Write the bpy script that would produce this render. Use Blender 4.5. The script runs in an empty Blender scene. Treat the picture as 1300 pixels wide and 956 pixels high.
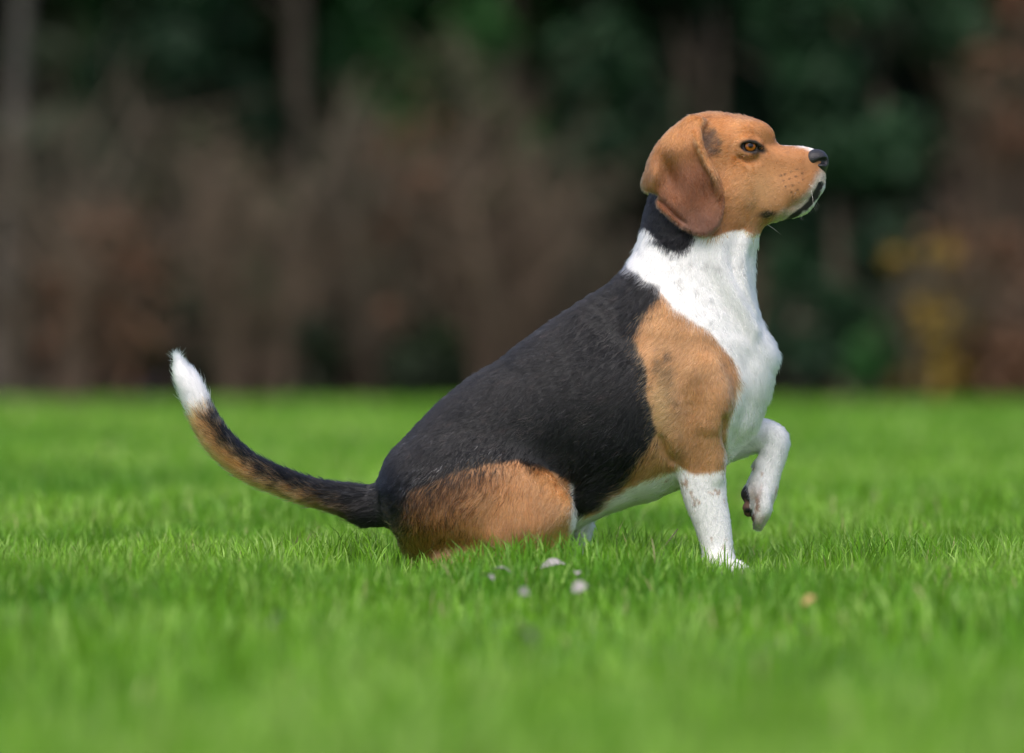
import bpy, math, random
import numpy as np
from mathutils import Vector

R = math.radians
rng = np.random.default_rng(7)
random.seed(7)
scene = bpy.context.scene
COL = scene.collection

# ------------------------------------------------------------------ camera, light, exposure
S = 1040.0                    # measured units ("u": 1/1040 m) per metre; the dog is measured in these units
U0, V0 = 650.0, 735.0         # u of x = 0, v of z = 0 (ground)
CAM_D, CAM_H = 7.0, (735 - 463) / S
cam = bpy.data.cameras.new('camera')
cam_ob = bpy.data.objects.new('camera', cam)
COL.objects.link(cam_ob)
cam.lens, cam.sensor_width = 7280 * 36 / 1300, 36
cam.clip_end = 500
cam_ob.location = (0, -CAM_D, CAM_H)
cam_ob.rotation_euler = (R(90) - math.atan(15 / 7280), 0, 0)
cam.dof.use_dof = True
cam.dof.focus_distance = CAM_D - 0.06
cam.dof.aperture_fstop = 3.7
scene.camera = cam_ob

SUN_EL, SUN_AZ = 60, 195      # high soft light from behind the camera, a little to the left
world = bpy.data.worlds.new('World')
scene.world = world
world.use_nodes = True
wn = world.node_tree
bg = wn.nodes['Background']
sky = wn.nodes.new('ShaderNodeTexSky')
sky.sky_type = 'NISHITA'
sky.sun_disc = False
sky.sun_elevation = R(SUN_EL)
sky.sun_rotation = R(SUN_AZ)
sky.air_density, sky.dust_density, sky.ozone_density = 0.45, 3.0, 0.0
wn.links.new(sky.outputs[0], bg.inputs[0])
bg.inputs[1].default_value = 0.148
sun = bpy.data.lights.new('sun', 'SUN')
sun.energy, sun.angle, sun.color = 1.15, R(55), (1.0, 0.95, 0.89)
sun_ob = bpy.data.objects.new('sun', sun)
COL.objects.link(sun_ob)
# the sky's sun_rotation turns clockwise from +Y
sd = Vector((math.sin(R(SUN_AZ)) * math.cos(R(SUN_EL)), math.cos(R(SUN_AZ)) * math.cos(R(SUN_EL)), math.sin(R(SUN_EL))))
sun_ob.rotation_euler = (-sd).to_track_quat('-Z', 'Y').to_euler()

scene.view_settings.view_transform = 'Standard'
scene.view_settings.look = 'None'
scene.view_settings.gamma = 1
scene.view_settings.exposure = 0.93
scene.render.engine = 'CYCLES'
scene.cycles.use_denoising = True
try:
    scene.cycles.denoiser = 'OPENIMAGEDENOISE'
except Exception:
    pass
scene.cycles.max_bounces = 16
scene.cycles.transmission_bounces = 16
scene.cycles.use_adaptive_sampling = False
scene.cycles.sample_clamp_indirect = 4

# ------------------------------------------------------------------ helpers
def prop(o, label=None, cat=None, group=None, kind=None):
    for k, v in (('label', label), ('category', cat), ('group', group), ('kind', kind)):
        if v:
            o[k] = v
    return o

def empty(name, loc=(0, 0, 0), rz=0.0):
    o = bpy.data.objects.new(name, None)
    o.empty_display_size = 0.1
    COL.objects.link(o)
    o.location = loc
    o.rotation_euler = (0, 0, rz)
    return o

def mesh_obj(name, verts, faces, mat, parent=None, smooth=True):
    """faces: an (n,3) or (n,4) integer array, or a list of such arrays"""
    me = bpy.data.meshes.new(name)
    verts = np.asarray(verts, np.float32)
    fl = faces if isinstance(faces, list) else [faces]
    fl = [np.asarray(f, np.int32) for f in fl if len(f)]
    me.vertices.add(len(verts))
    me.vertices.foreach_set('co', verts.ravel())
    loops = np.concatenate([f.ravel() for f in fl])
    tot = np.concatenate([np.full(len(f), f.shape[1], np.int32) for f in fl])
    st = np.concatenate([[0], np.cumsum(tot)[:-1]]).astype(np.int32)
    me.loops.add(len(loops))
    me.loops.foreach_set('vertex_index', loops)
    me.polygons.add(len(tot))
    me.polygons.foreach_set('loop_start', st)
    me.polygons.foreach_set('loop_total', tot)
    me.polygons.foreach_set('use_smooth', np.full(len(tot), smooth, bool))
    me.update(calc_edges=True)
    if mat:
        me.materials.append(mat)
    o = bpy.data.objects.new(name, me)
    COL.objects.link(o)
    if parent:
        o.parent = parent
    return o

def set_color(me, name, rgb):
    a = me.attributes.new(name, 'FLOAT_COLOR', 'POINT')
    c = np.ones((len(rgb), 4), np.float32)
    c[:, :3] = rgb
    a.data.foreach_set('color', c.ravel())

_lat = rng.random((64, 64, 64)).astype(np.float32)
def vnoise(x, y, z):
    xi, yi, zi = np.floor(x).astype(int), np.floor(y).astype(int), np.floor(z).astype(int)
    fx, fy, fz = x - xi, y - yi, z - zi
    fx, fy, fz = [f * f * (3 - 2 * f) for f in (fx, fy, fz)]
    out = 0
    for a in (0, 1):
        for b in (0, 1):
            for c in (0, 1):
                wgt = (fx if a else 1 - fx) * (fy if b else 1 - fy) * (fz if c else 1 - fz)
                out = out + wgt * _lat[(xi + a) & 63, (yi + b) & 63, (zi + c) & 63]
    return out                                   # 0..1

def sstep(a, b, x):
    t = np.clip((x - a) / (b - a), 0, 1)
    return t * t * (3 - 2 * t)

def new_mat(name):
    m = bpy.data.materials.new(name)
    m.use_nodes = True
    nt = m.node_tree
    return m, nt, nt.nodes['Principled BSDF']

def node(nt, typ, **kw):
    n = nt.nodes.new(typ)
    for k, v in kw.items():
        setattr(n, k, v)
    return n

def attr_node(nt, name):
    n = node(nt, 'ShaderNodeAttribute')
    n.attribute_name = name
    return n

def sd_poly(px, py, poly):
    """signed distance to a polygon (negative inside)"""
    poly = np.asarray(poly, float)
    d = np.full(px.shape, 1e9)
    s = np.ones(px.shape)
    n = len(poly)
    j = n - 1
    for i in range(n):
        ex, ey = poly[j] - poly[i]
        wx, wy = px - poly[i, 0], py - poly[i, 1]
        t = np.clip((wx * ex + wy * ey) / (ex * ex + ey * ey + 1e-9), 0, 1)
        bx, by = wx - ex * t, wy - ey * t
        d = np.minimum(d, bx * bx + by * by)
        c1, c2, c3 = py >= poly[i, 1], py < poly[j, 1], ex * wy > ey * wx
        flip = (c1 & c2 & c3) | (~c1 & ~c2 & ~c3)
        s = np.where(flip, -s, s)
        j = i
    return s * np.sqrt(d)

def to_world(u, v, w):
    return np.stack([(u - U0) / S, w / S, (V0 - v) / S], -1)

# ------------------------------------------------------------------ implicit surface tools
def smin(a, b, k):
    h = np.maximum(k - np.abs(a - b), 0) / k
    return np.minimum(a, b) - h * h * k * 0.25

def smooth_poly(st, sub, closed=False):
    st = np.asarray(st, float)
    out = []
    n = len(st)
    for i in range(n if closed else n - 1):
        if closed:
            p0, p1, p2, p3 = st[i - 1], st[i], st[(i + 1) % n], st[(i + 2) % n]
        else:
            p0, p1, p2, p3 = st[max(i - 1, 0)], st[i], st[i + 1], st[min(i + 2, n - 1)]
        for k in range(sub):
            t = k / sub
            out.append(0.5 * (2 * p1 + (p2 - p0) * t + (2 * p0 - 5 * p1 + 4 * p2 - p3) * t * t + (3 * p1 - p0 - 3 * p2 + p3) * t ** 3))
    if not closed:
        out.append(st[-1])
    return np.array(out)

class Field:
    def __init__(self, gu, gv, gw):
        self.g = [np.asarray(x, np.float32) for x in (gu, gv, gw)]
        self.D = np.full([len(x) for x in self.g], 200.0, np.float32)

    def box(self, lo, hi):
        sl = []
        for g, a, b in zip(self.g, lo, hi):
            i, j = np.searchsorted(g, a), np.searchsorted(g, b)
            sl.append(slice(max(i - 1, 0), min(j + 1, len(g))))
        return tuple(sl)

    def sub(self, sl):
        return (self.g[0][sl[0]][:, None, None], self.g[1][sl[1]][None, :, None], self.g[2][sl[2]][None, None, :])

    def chain_d(self, st, sub, pad):
        """stations: u, v, r, w, k (k = depth half width / r)"""
        st = np.asarray(st, float)
        if len(st) == 1:
            st = np.vstack([st, st + np.array([0.01, 0, 0, 0, 0])])
        st = smooth_poly(st, sub)
        pad = pad / min(1, st[:, 4].min())
        rr = st[:, 2] * np.maximum(1, st[:, 4]) + pad
        lo = [st[:, c].min() - rr.max() for c in (0, 1, 3)]
        hi = [st[:, c].max() + rr.max() for c in (0, 1, 3)]
        sl = self.box(lo, hi)
        off = [s.start for s in sl]
        d = np.full([s.stop - s.start for s in sl], 200.0, np.float32)
        for a, b in zip(st[:-1], st[1:]):
            rm = max(a[2] * max(1, a[4]), b[2] * max(1, b[4])) + pad
            s2 = self.box([min(a[c], b[c]) - rm for c in (0, 1, 3)], [max(a[c], b[c]) + rm for c in (0, 1, 3)])
            U, V, W = self.sub(s2)
            e = np.array([b[0] - a[0], b[1] - a[1], b[3] - a[3]])
            t = np.clip(((U - a[0]) * e[0] + (V - a[1]) * e[1] + (W - a[3]) * e[2]) / (e @ e + 1e-9), 0, 1)
            r = a[2] + t * (b[2] - a[2])
            k = a[4] + t * (b[4] - a[4])
            dd = np.sqrt((U - a[0] - t * e[0]) ** 2 + (V - a[1] - t * e[1]) ** 2 + ((W - a[3] - t * e[2]) / k) ** 2) - r
            dd = dd * np.minimum(1, k)
            s3 = tuple(slice(q.start - o, q.stop - o) for q, o in zip(s2, off))
            d[s3] = np.minimum(d[s3], dd)
        return sl, d

    def add(self, st, k=10, sub=4):
        sl, d = self.chain_d(st, sub, k + 8)
        self.D[sl] = smin(self.D[sl], d, k)

    def cut(self, st, k=4, sub=4):
        sl, d = self.chain_d(st, sub, k + 6)
        self.D[sl] = -smin(-self.D[sl], d, k)

    def depth_at(self, u, v):
        """nearest surface w (towards the camera) at u, v"""
        i, j = np.argmin(abs(self.g[0] - u)), np.argmin(abs(self.g[1] - v))
        col = self.D[i, j]
        q = np.argmax(col < 0)
        return float(self.g[2][q])

    def sample(self, u, v, w):
        ix = []
        for g, x in zip(self.g, (u, v, w)):
            ix.append(np.clip(np.searchsorted(g, x), 0, len(g) - 1))
        return self.D[ix[0], ix[1], ix[2]]

    def mesh(self):
        """surface nets"""
        D = self.D
        inside = D < 0
        nu, nv, nw = D.shape
        cnt = np.zeros((nu - 1, nv - 1, nw - 1), np.uint8)
        for a in (0, 1):
            for b in (0, 1):
                for c in (0, 1):
                    cnt += inside[a:nu - 1 + a, b:nv - 1 + b, c:nw - 1 + c]
        act = np.argwhere((cnt > 0) & (cnt < 8))
        idx = np.full(cnt.shape, -1, np.int32)
        idx[act[:, 0], act[:, 1], act[:, 2]] = np.arange(len(act))
        corners = [(a, b, c) for a in (0, 1) for b in (0, 1) for c in (0, 1)]
        val = {q: D[act[:, 0] + q[0], act[:, 1] + q[1], act[:, 2] + q[2]] for q in corners}
        acc = np.zeros((len(act), 3), np.float32)
        n = np.zeros(len(act), np.float32)
        for p in corners:
            for ax in range(3):
                if p[ax] == 0:
                    q = list(p); q[ax] = 1; q = tuple(q)
                    va, vb = val[p], val[q]
                    m = (va < 0) != (vb < 0)
                    t = np.where(m, va / np.where(m, va - vb, 1), 0)
                    pt = np.zeros((len(act), 3), np.float32) + np.array(p, np.float32)
                    pt[:, ax] = t
                    acc += pt * m[:, None]
                    n += m
        f = acc / n[:, None]
        pos = np.empty_like(f)
        for ax in range(3):
            g = self.g[ax]
            pos[:, ax] = g[act[:, ax]] * (1 - f[:, ax]) + g[act[:, ax] + 1] * f[:, ax]
        faces = []
        for ax in range(3):
            o1, o2 = [(1, 2), (2, 0), (0, 1)][ax]
            s0 = [slice(None)] * 3; s1 = [slice(None)] * 3
            s0[ax] = slice(0, -1); s1[ax] = slice(1, None)
            A, B = inside[tuple(s0)], inside[tuple(s1)]
            e = np.argwhere(A != B)
            ok = (e[:, o1] > 0) & (e[:, o2] > 0) & (e[:, o1] < D.shape[o1] - 1) & (e[:, o2] < D.shape[o2] - 1)
            e = e[ok]
            flip = A[e[:, 0], e[:, 1], e[:, 2]]
            q = []
            for d1, d2 in ((0, 0), (1, 0), (1, 1), (0, 1)):
                c = e.copy(); c[:, o1] -= d1; c[:, o2] -= d2
                q.append(idx[c[:, 0], c[:, 1], c[:, 2]])
            q = np.stack(q, 1)
            q[~flip] = q[~flip][:, ::-1]
            faces.append(q)
        faces = np.concatenate(faces)
        faces = faces[(faces >= 0).all(1)]
        return pos, faces

def relax(pos, faces, it, lam=0.5):
    e = np.concatenate([faces[:, [0, 1]], faces[:, [1, 2]], faces[:, [2, 3]], faces[:, [3, 0]]])
    n = len(pos)
    deg = np.bincount(e[:, 0], minlength=n) + np.bincount(e[:, 1], minlength=n)
    for i in range(it):
        l = lam if i % 2 == 0 else -lam * 1.04
        acc = np.zeros_like(pos)
        for c in range(3):
            acc[:, c] = np.bincount(e[:, 0], pos[e[:, 1], c], n) + np.bincount(e[:, 1], pos[e[:, 0], c], n)
        pos = pos + l * (acc / np.maximum(deg, 1)[:, None] - pos)
    return pos

def vert_normals(pos, faces):
    a, b, c, d = (pos[faces[:, i]] for i in range(4))
    fn = np.cross(c - a, d - b)
    n = np.zeros_like(pos)
    for i in range(4):
        for ax in range(3):
            n[:, ax] += np.bincount(faces[:, i], fn[:, ax], len(pos))
    return n / (np.linalg.norm(n, axis=1, keepdims=True) + 1e-9), np.linalg.norm(fn, axis=1) * 0.5

# ------------------------------------------------------------------ the dog: shape
gu = np.concatenate([np.arange(205, 800, 2.3), np.arange(800, 1062, 1.4)])
gv = np.concatenate([np.arange(130, 312, 1.4), np.arange(312, 744, 2.3)])
gw = np.arange(-128, 129, 2.0)
F = Field(gu, gv, gw)

# trunk
F.add([(553, 617, 71, 0, 1.05), (570, 602, 72.5, 0, 1.04), (590, 585, 75.5, 0, 1.03), (616, 562, 77, 0, 1.02), (650, 545, 84, 0, .97), (688, 532, 91, 0, .92), (750, 512, 103, 0, .86), (806, 512, 108, 0, .82),
       (852, 494, 104, 0, .78), (884, 474, 90, 0, .78)], 10)
F.add([(690, 478, 44, 0, 1.1), (748, 432, 47, 0, 1.0), (797, 389, 38, 0, .95), (842, 362, 46, 0, .9)], 24)
F.add([(760, 560, 72, 0, .95), (815, 556, 72, 0, .95), (868, 540, 70, 0, .9)], 26)           # brisket
F.add([(700, 590, 62, 0, 1.0), (745, 590, 56, 0, 1.0), (800, 580, 54, 0, .9)], 20)
F.add([(700, 640, 40, 0, 1.1), (738, 634, 30, 0, 1.3), (775, 615, 28, 0, 1.3)], 18)             # belly
# neck and chest front
F.add([(884, 250, 58, 0, .88), (886, 290, 71, 0, .76), (881, 330, 74, 0, .76), (875, 370, 78, 0, .78), (868, 425, 92, 0, .78)], 20)
F.add([(928, 300, 19, 0, 1.1), (928, 335, 22, 0, 1.2), (932, 385, 23, 0, 1.4), (942, 425, 24, 0, 1.6), (958, 450, 25, 0, 1.4), (946, 490, 29, 0, 1.4), (934, 530, 31, 0, 1.3)], 18)
# loose folds of the throat skin
for sgn in (-1, 1):
    F.add([(902, 292, 7, sgn * 46, .8), (906, 320, 7, sgn * 50, .7), (916, 350, 7, sgn * 52, .7), (934, 384, 7, sgn * 50, .7), (952, 416, 6, sgn * 40, .7)], 14)
    F.add([(944, 298, 6, sgn * 30, .9), (938, 330, 6, sgn * 36, .9), (942, 365, 6, sgn * 36, .9), (952, 395, 5, sgn * 28, .9)], 12)
F.add([(973, 452, 10, -4, 1.4)], 12)                                                         # tuft at the breastbone
# haunches
for sgn in (-1, 1):
    du = 0 if sgn < 0 else 8
    F.add([(556 + du, 634, 62, sgn * 50, .75), (610 + du, 640, 63, sgn * 60, .62)], 34)
    F.add([(630 + du, 644, 58, sgn * 64, .58), (664 + du, 646, 54, sgn * 68, .56), (690 + du, 648, 37, sgn * 71, .62)], 8)
    F.add([(703 + du, 646, 21, sgn * 87, .6), (676 + du, 660, 24, sgn * 95, .5), (640 + du, 676, 22, sgn * 94, .5)], 10)
    F.add([(570 + du, 628, 28, sgn * 76, .5), (615 + du, 620, 26, sgn * 86, .5), (655 + du, 616, 22, sgn * 90, .5)], 30)
    F.add([(690 + du, 662, 34, sgn * 64, .62), (650 + du, 688, 26, sgn * 66, .7), (600 + du, 704, 18, sgn * 66, .8), (566 + du, 718, 14, sgn * 64, .9)], 14)
    F.add([(566 + du, 720, 14, sgn * 64, .9), (630 + du, 724, 12, sgn * 66, 1.1), (690 + du, 722, 13, sgn * 68, 1.3), (718 + du, 722, 11, sgn * 68, 1.6)], 10)
    for t, (a, b) in enumerate(((-15, 0), (-5, 6), (5, 6), (15, 0))):
        F.add([(714 + b + du, 721, 8, sgn * 68 + a, .8), (727 + b + du, 724, 7, sgn * 68 + a, .8)], 4)
F.add([(738, 664, 15, 40, 1.2), (737, 690, 13, 42, 1.2), (738, 712, 11, 44, 1.2)], 10)     # inside of the far hind leg
F.add([(640, 690, 40, 0, 1.6), (556, 690, 38, 0, 1.6), (542, 668, 38, 0, 1.5)], 16)
# tail
TAIL = [(500, 636, 30, 0, .9), (474, 642, 26, 0, .85), (428, 632, 17.5, 0, .9), (393, 624, 15.5, 0, 1), (358, 611.5, 15, -1, 1), (328, 599, 15.5, -2, 1), (304, 584, 16, -3, 1),
        (284, 566, 16, -4, 1), (269, 547, 15.5, -5, 1), (258, 528, 14.5, -5, 1), (250, 509, 14, -6, 1), (241, 488, 12.5, -6, 1), (233, 473, 8, -6, 1), (226, 460, 2.5, -6, 1)]
F.add(TAIL, 12)
# near shoulder and foreleg
F.add([(816, 416, 32, -30, .75), (860, 456, 44, -48, .6)], 30)
F.add([(856, 452, 42, -50, .6), (892, 496, 46, -56, .58), (880, 540, 42, -56, .62), (868, 566, 28, -56, .85)], 11)
F.add([(836, 470, 22, -78, .5), (846, 510, 22, -84, .5), (852, 545, 17, -80, .6), (855, 562, 11, -76, .8)], 10)
F.add([(888, 478, 24, -82, .5), (902, 505, 22, -84, .5), (898, 535, 17, -82, .6)], 12)
F.add([(899, 560, 15, -74, .6), (903, 580, 14, -70, .7), (905, 602, 10, -66, .8)], 9)
F.add([(880, 545, 38, -52, .72), (884, 572, 35, -52, .74), (888, 596, 31, -52, .78), (894, 632, 26.5, -52, .82), (902, 661, 23, -52, .86), (908, 690, 20, -52, .95), (910, 708, 20, -52, 1.1)], 9)
F.add([(853, 566, 11, -52, 1.2)], 16)                                                        # elbow
F.add([(912, 714, 19, -52, 1.25), (922, 721, 15, -52, 1.5)], 8)
for a, b in ((-19, 0), (-7, 8), (7, 8), (18, 0)):
    F.add([(925 + b, 719, 10, -52 + a, .8), (936 + b, 724, 8, -52 + a, .85)], 4)
# far shoulder and the lifted foreleg
F.add([(812, 408, 34, 36, .75), (870, 456, 46, 54, .6), (906, 500, 46, 58, .58), (918, 545, 38, 56, .65)], 16)
F.add([(914, 552, 34, 54, .7), (940, 554, 26, 52, .8), (966, 553, 21.5, 48, .85), (983, 559, 19.5, 46, .9), (983, 574, 18, 44, .95), (979, 590, 17, 42, 1.0), (973, 608, 18.5, 41, 1.05),
       (968, 624, 20, 40, 1.1), (965, 636, 18, 40, 1.2)], 10)
F.add([(966, 590, 5, 38, 1.2)], 10)                                                           # carpal pad
for a, b, e in ((-16, 0, 0), (-6, 6, 5), (5, 6, 5), (15, 0, 0)):
    F.add([(968 + b * .5, 628, 11, 40 + a, .8), (968 + b * .4, 644, 11.8, 40 + a * 1.05, .8), (965 + b * .3, 655 + e * .6, 9.5, 40 + a, .85), (964 + b * .2, 661 + e, 7, 40 + a * .95, .9)], 1.8)
F.add([(951, 628, 9, 40, 1.5)], 6)
F.add([(950, 645, 6.5, 30, .9)], 4); F.add([(952, 651, 6.5, 38, .9)], 4); F.add([(952, 651, 6.5, 46, .9)], 4)
# skull, muzzle, cheeks, jaw
F.add([(868, 214, 44, 0, 1.0), (896, 199, 55, 0, .93), (924, 190, 45, 0, 1.02), (944, 184, 34, 0, 1.12)], 14)
F.add([(940, 182, 30, 0, 1.2), (955, 180, 26, 0, 1.2), (966, 180, 17, 0, 1.2)], 10)
for sgn in (-1, 1):
    F.add([(944, 170, 12, sgn * 26, .8), (962, 167, 10.5, sgn * 22, .9), (972, 172, 8, sgn * 16, .9)], 12)   # brow
    F.add([(900, 245, 40, sgn * 16, .8), (930, 246, 42, sgn * 12, .8), (955, 250, 32, sgn * 10, .8)], 18)
    F.add([(944, 216, 17, sgn * 24, .8), (960, 206, 13, sgn * 20, .8)], 16)                                # cheekbone
    F.add([(925, 222, 15, sgn * 38, .5), (932, 246, 18, sgn * 40, .5), (934, 268, 15, sgn * 34, .6)], 9)
    F.add([(972, 200, 9, sgn * 22, .8), (992, 203, 9, sgn * 19, .8), (1012, 205, 8, sgn * 16, .8)], 8)
    F.add([(984, 243, 25, sgn * 13, .72), (1008, 236, 24, sgn * 13, .66), (1024, 228, 19, sgn * 10, .7)], 12)  # flews
    F.add([(964, 262, 14, sgn * 20, .7), (982, 262, 13, sgn * 18, .7)], 10)
F.add([(948, 224, 44, 0, .84), (980, 216, 32, 0, .86), (1006, 213, 28, 0, .84), (1022, 209, 22.5, 0, .9), (1030, 206, 16, 0, .95)], 12)
F.add([(1018, 240, 17, 0, 1.0), (1030, 233, 14, 0, 1.0)], 8)
F.add([(1034, 224, 12, 0, 1.0), (1035, 236, 10, 0, 1.1)], 8)
F.add([(938, 262, 28, 0, 1.0), (968, 268, 17, 0, 1.2), (998, 268, 11, 0, 1.5), (1018, 261, 11.5, 0, 1.35), (1030, 249, 9, 0, 1.3), (1035, 239, 6.5, 0, 1.3)], 6)
F.add([(905, 270, 34, 0, 1.15), (936, 284, 26, 0, 1.2), (934, 306, 20, 0, 1.2)], 16)
# skin folds that follow the surface
def fold(pts, r, k, sgn=-1):
    st = [(a, b, r, F.depth_at(a, b), 1.4) for a, b in pts]
    F.cut(st, k); F.cut([(a, b, c, -w_, e) for a, b, c, w_, e in st], k)
fold([(938, 201), (947, 206), (958, 205)], .4, 9)
fold([(850, 584), (842, 570), (838, 556)], 1.4, 10)
fold([(918, 530), (917, 560), (919, 585)], 1.0, 9)
# mouth slit
MOUTH = [(1041, 235), (1036.5, 246), (1028, 258), (1015, 268.5), (1003, 276.5), (994, 283)]
for sgn in (-1, 1):
    F.cut([(a, b, 2.6 - .2 * i, sgn * (22 + 1.5 * i), 3.2) for i, (a, b) in enumerate(MOUTH)], 3)
# eyes
EYE_U, EYE_V = 949.5, 187.5
ew = F.depth_at(EYE_U, EYE_V)
for sgn in (-1, 1):
    w0 = sgn * abs(ew)
    ring = []
    for i in range(17):
        a = 2 * math.pi * i / 16
        ring.append((EYE_U + 14.5 * math.cos(a), EYE_V + (7.0 if math.sin(a) < 0 else 8.6) * math.sin(a), 4.2 if math.sin(a) < 0 else 2.8, w0 + sgn * (-.5 - 2.5 * math.cos(a)), 1))
    F.add(ring, 6, 2)
    F.cut([(EYE_U - 7, EYE_V + .3, 4.2, w0, 2.4), (EYE_U, EYE_V + .8, 5.4, w0, 2.0), (EYE_U + 7, EYE_V + 1.6, 4.2, w0 - sgn * 2, 2.4)], 2, 2)
    F.cut([(EYE_U + 15, EYE_V + 4, 2.6, w0 - sgn * 2, 1.5), (EYE_U + 22, EYE_V + 7, 1.5, w0 - sgn * 6, 1.5)], 5, 2)
# ears: curved flaps that hang on both sides
EAR = smooth_poly([(889, 152), (889, 167), (891, 184), (899, 205), (911, 226), (917, 249), (916, 272), (909, 290), (897, 299), (881, 298), (858, 286), (836, 266),
                   (832, 256), (834, 248), (826, 243), (817, 239), (815, 230), (819, 216), (827, 194), (842, 173), (863, 156), (878, 148)], 4, True)
def ear_w(u, v):
    s = np.clip((u - 814) / 95, 0, 1)
    w = 31 + 27 * np.sin(np.pi * .5 * np.clip(s * 1.7, 0, 1)) + 2 * s
    top = sstep(140, 196, v)
    w = w * (0.64 + 0.36 * top)
    w += 5 * sstep(235, 285, v)
    fe = np.interp(v, [148, 166, 184, 205, 226, 249, 272], [893, 889, 891, 899, 911, 917, 916])
    w += 8 * np.exp(-((u - fe + 7) / 5.5) ** 2) * sstep(160, 182, v) * (1 - sstep(225, 262, v))       # rolled front edge
    w -= 9 * np.exp(-(((u - 848 - (v - 222) * .25) / 10) ** 2 + ((v - 224) / 24) ** 2))                    # pocket
    w += 9 * np.exp(-(((u - 829) / 9) ** 2 + ((v - 226) / 18) ** 2))                                      # back fold
    w += 2 * np.exp(-(((u - 872 - (v - 222) * .22) / 12) ** 2 + ((v - 228) / 34) ** 2))
    w += 1.2 * np.sin((u * .7 + v) * .09)
    w -= 7 * np.exp(-((u - 843 - (v - 262) * 1.0) / 5) ** 2) * sstep(248, 258, v) * (1 - sstep(275, 290, v))
    return w
sl = F.box((800, 134, -110), (930, 312, -10))
U2, V2 = np.meshgrid(F.g[0][sl[0]], F.g[1][sl[1]], indexing='ij')
d2 = sd_poly(U2, V2, EAR).astype(np.float32)
we = ear_w(U2, V2).astype(np.float32)
for sgn in (-1, 1):
    lo, hi = (-110, -10) if sgn < 0 else (10, 110)
    sl = F.box((800, 134, lo), (930, 312, hi))
    W3 = F.g[2][sl[2]][None, None, :]
    th = 3.6
    a = d2[:, :, None] + th
    b = np.abs(W3 - sgn * we[:, :, None]) * .88
    d = np.where(a > 0, np.sqrt(np.maximum(a, 0) ** 2 + b ** 2), np.maximum(b, 0)) - th
    kk = 3 + 16 * (1 - sstep(152, 182, V2))[:, :, None]
    F.D[sl] = smin(F.D[sl], d.astype(np.float32), kk.astype(np.float32))

pos, faces = F.mesh()
pos = relax(pos.astype(np.float64), faces, 4)
nrm, farea = vert_normals(pos, faces)

# ------------------------------------------------------------------ the dog: coat pattern (in the same units, mirrored to the far side)
P_BLACK = [(470, 560), (520, 500), (620, 430), (740, 350), (786, 325), (798, 341), (816, 355), (834, 366), (834, 380), (824, 391), (811, 411), (803, 427), (808, 444), (818, 466), (819, 488),
           (821, 510), (827, 538), (831, 548), (827, 560), (811, 580), (802, 599), (790, 617), (774, 629), (763, 644), (735, 656), (727, 640), (726, 615), (717, 607), (684, 592),
           (650, 584), (617, 588), (578, 600), (545, 612), (521, 622), (512, 640), (513, 660), (490, 680), (440, 700), (440, 600)]
P_SHOULDER = [(834, 372), (852, 391), (874, 408), (893, 419), (912, 438), (929, 460), (936, 477), (932, 505), (924, 535), (920, 569), (919, 594), (898, 602), (873, 600), (863, 592),
              (856, 590), (857, 599), (836, 600), (815, 610), (794, 622), (776, 634), (762, 650), (740, 660), (735, 600), (790, 500), (790, 380)]
P_NECK = [(790, 240), (808, 276), (810, 286), (822, 294), (831, 305), (848, 317), (858, 321), (874, 314), (881, 300), (900, 290), (890, 230), (850, 220)]
P_HEAD = [(790, 130), (1060, 130), (1070, 300), (968, 298), (955, 299), (942, 292), (923, 296), (905, 302), (893, 300), (880, 250), (830, 238), (800, 232)]
P_THIGH = [(470, 700), (474, 650), (500, 620), (521, 615), (578, 585), (617, 575), (684, 580), (722, 605), (728, 630), (724, 665), (727, 690), (716, 708), (600, 760), (500, 760)]

TAN_H = np.array([.455, .196, .070]); TAN_S = np.array([.43, .225, .098]); TAN_T = np.array([.45, .225, .098])
EARC = np.array([.165, .060, .024]); BLACK = np.array([.0055, .0058, .0068]); WHITE = np.array([.875, .865, .85]); DARK = np.array([.02, .014, .012])
tail_c = smooth_poly([t[:2] for t in TAIL], 4)

def near_line(u, v, pts):
    d = np.full(u.shape, 1e9)
    for a, b in zip(pts[:-1], pts[1:]):
        e = np.subtract(b, a)
        t = np.clip(((u - a[0]) * e[0] + (v - a[1]) * e[1]) / (e @ e), 0, 1)
        d = np.minimum(d, np.hypot(u - a[0] - t * e[0], v - a[1] - t * e[1]))
    return d

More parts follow.
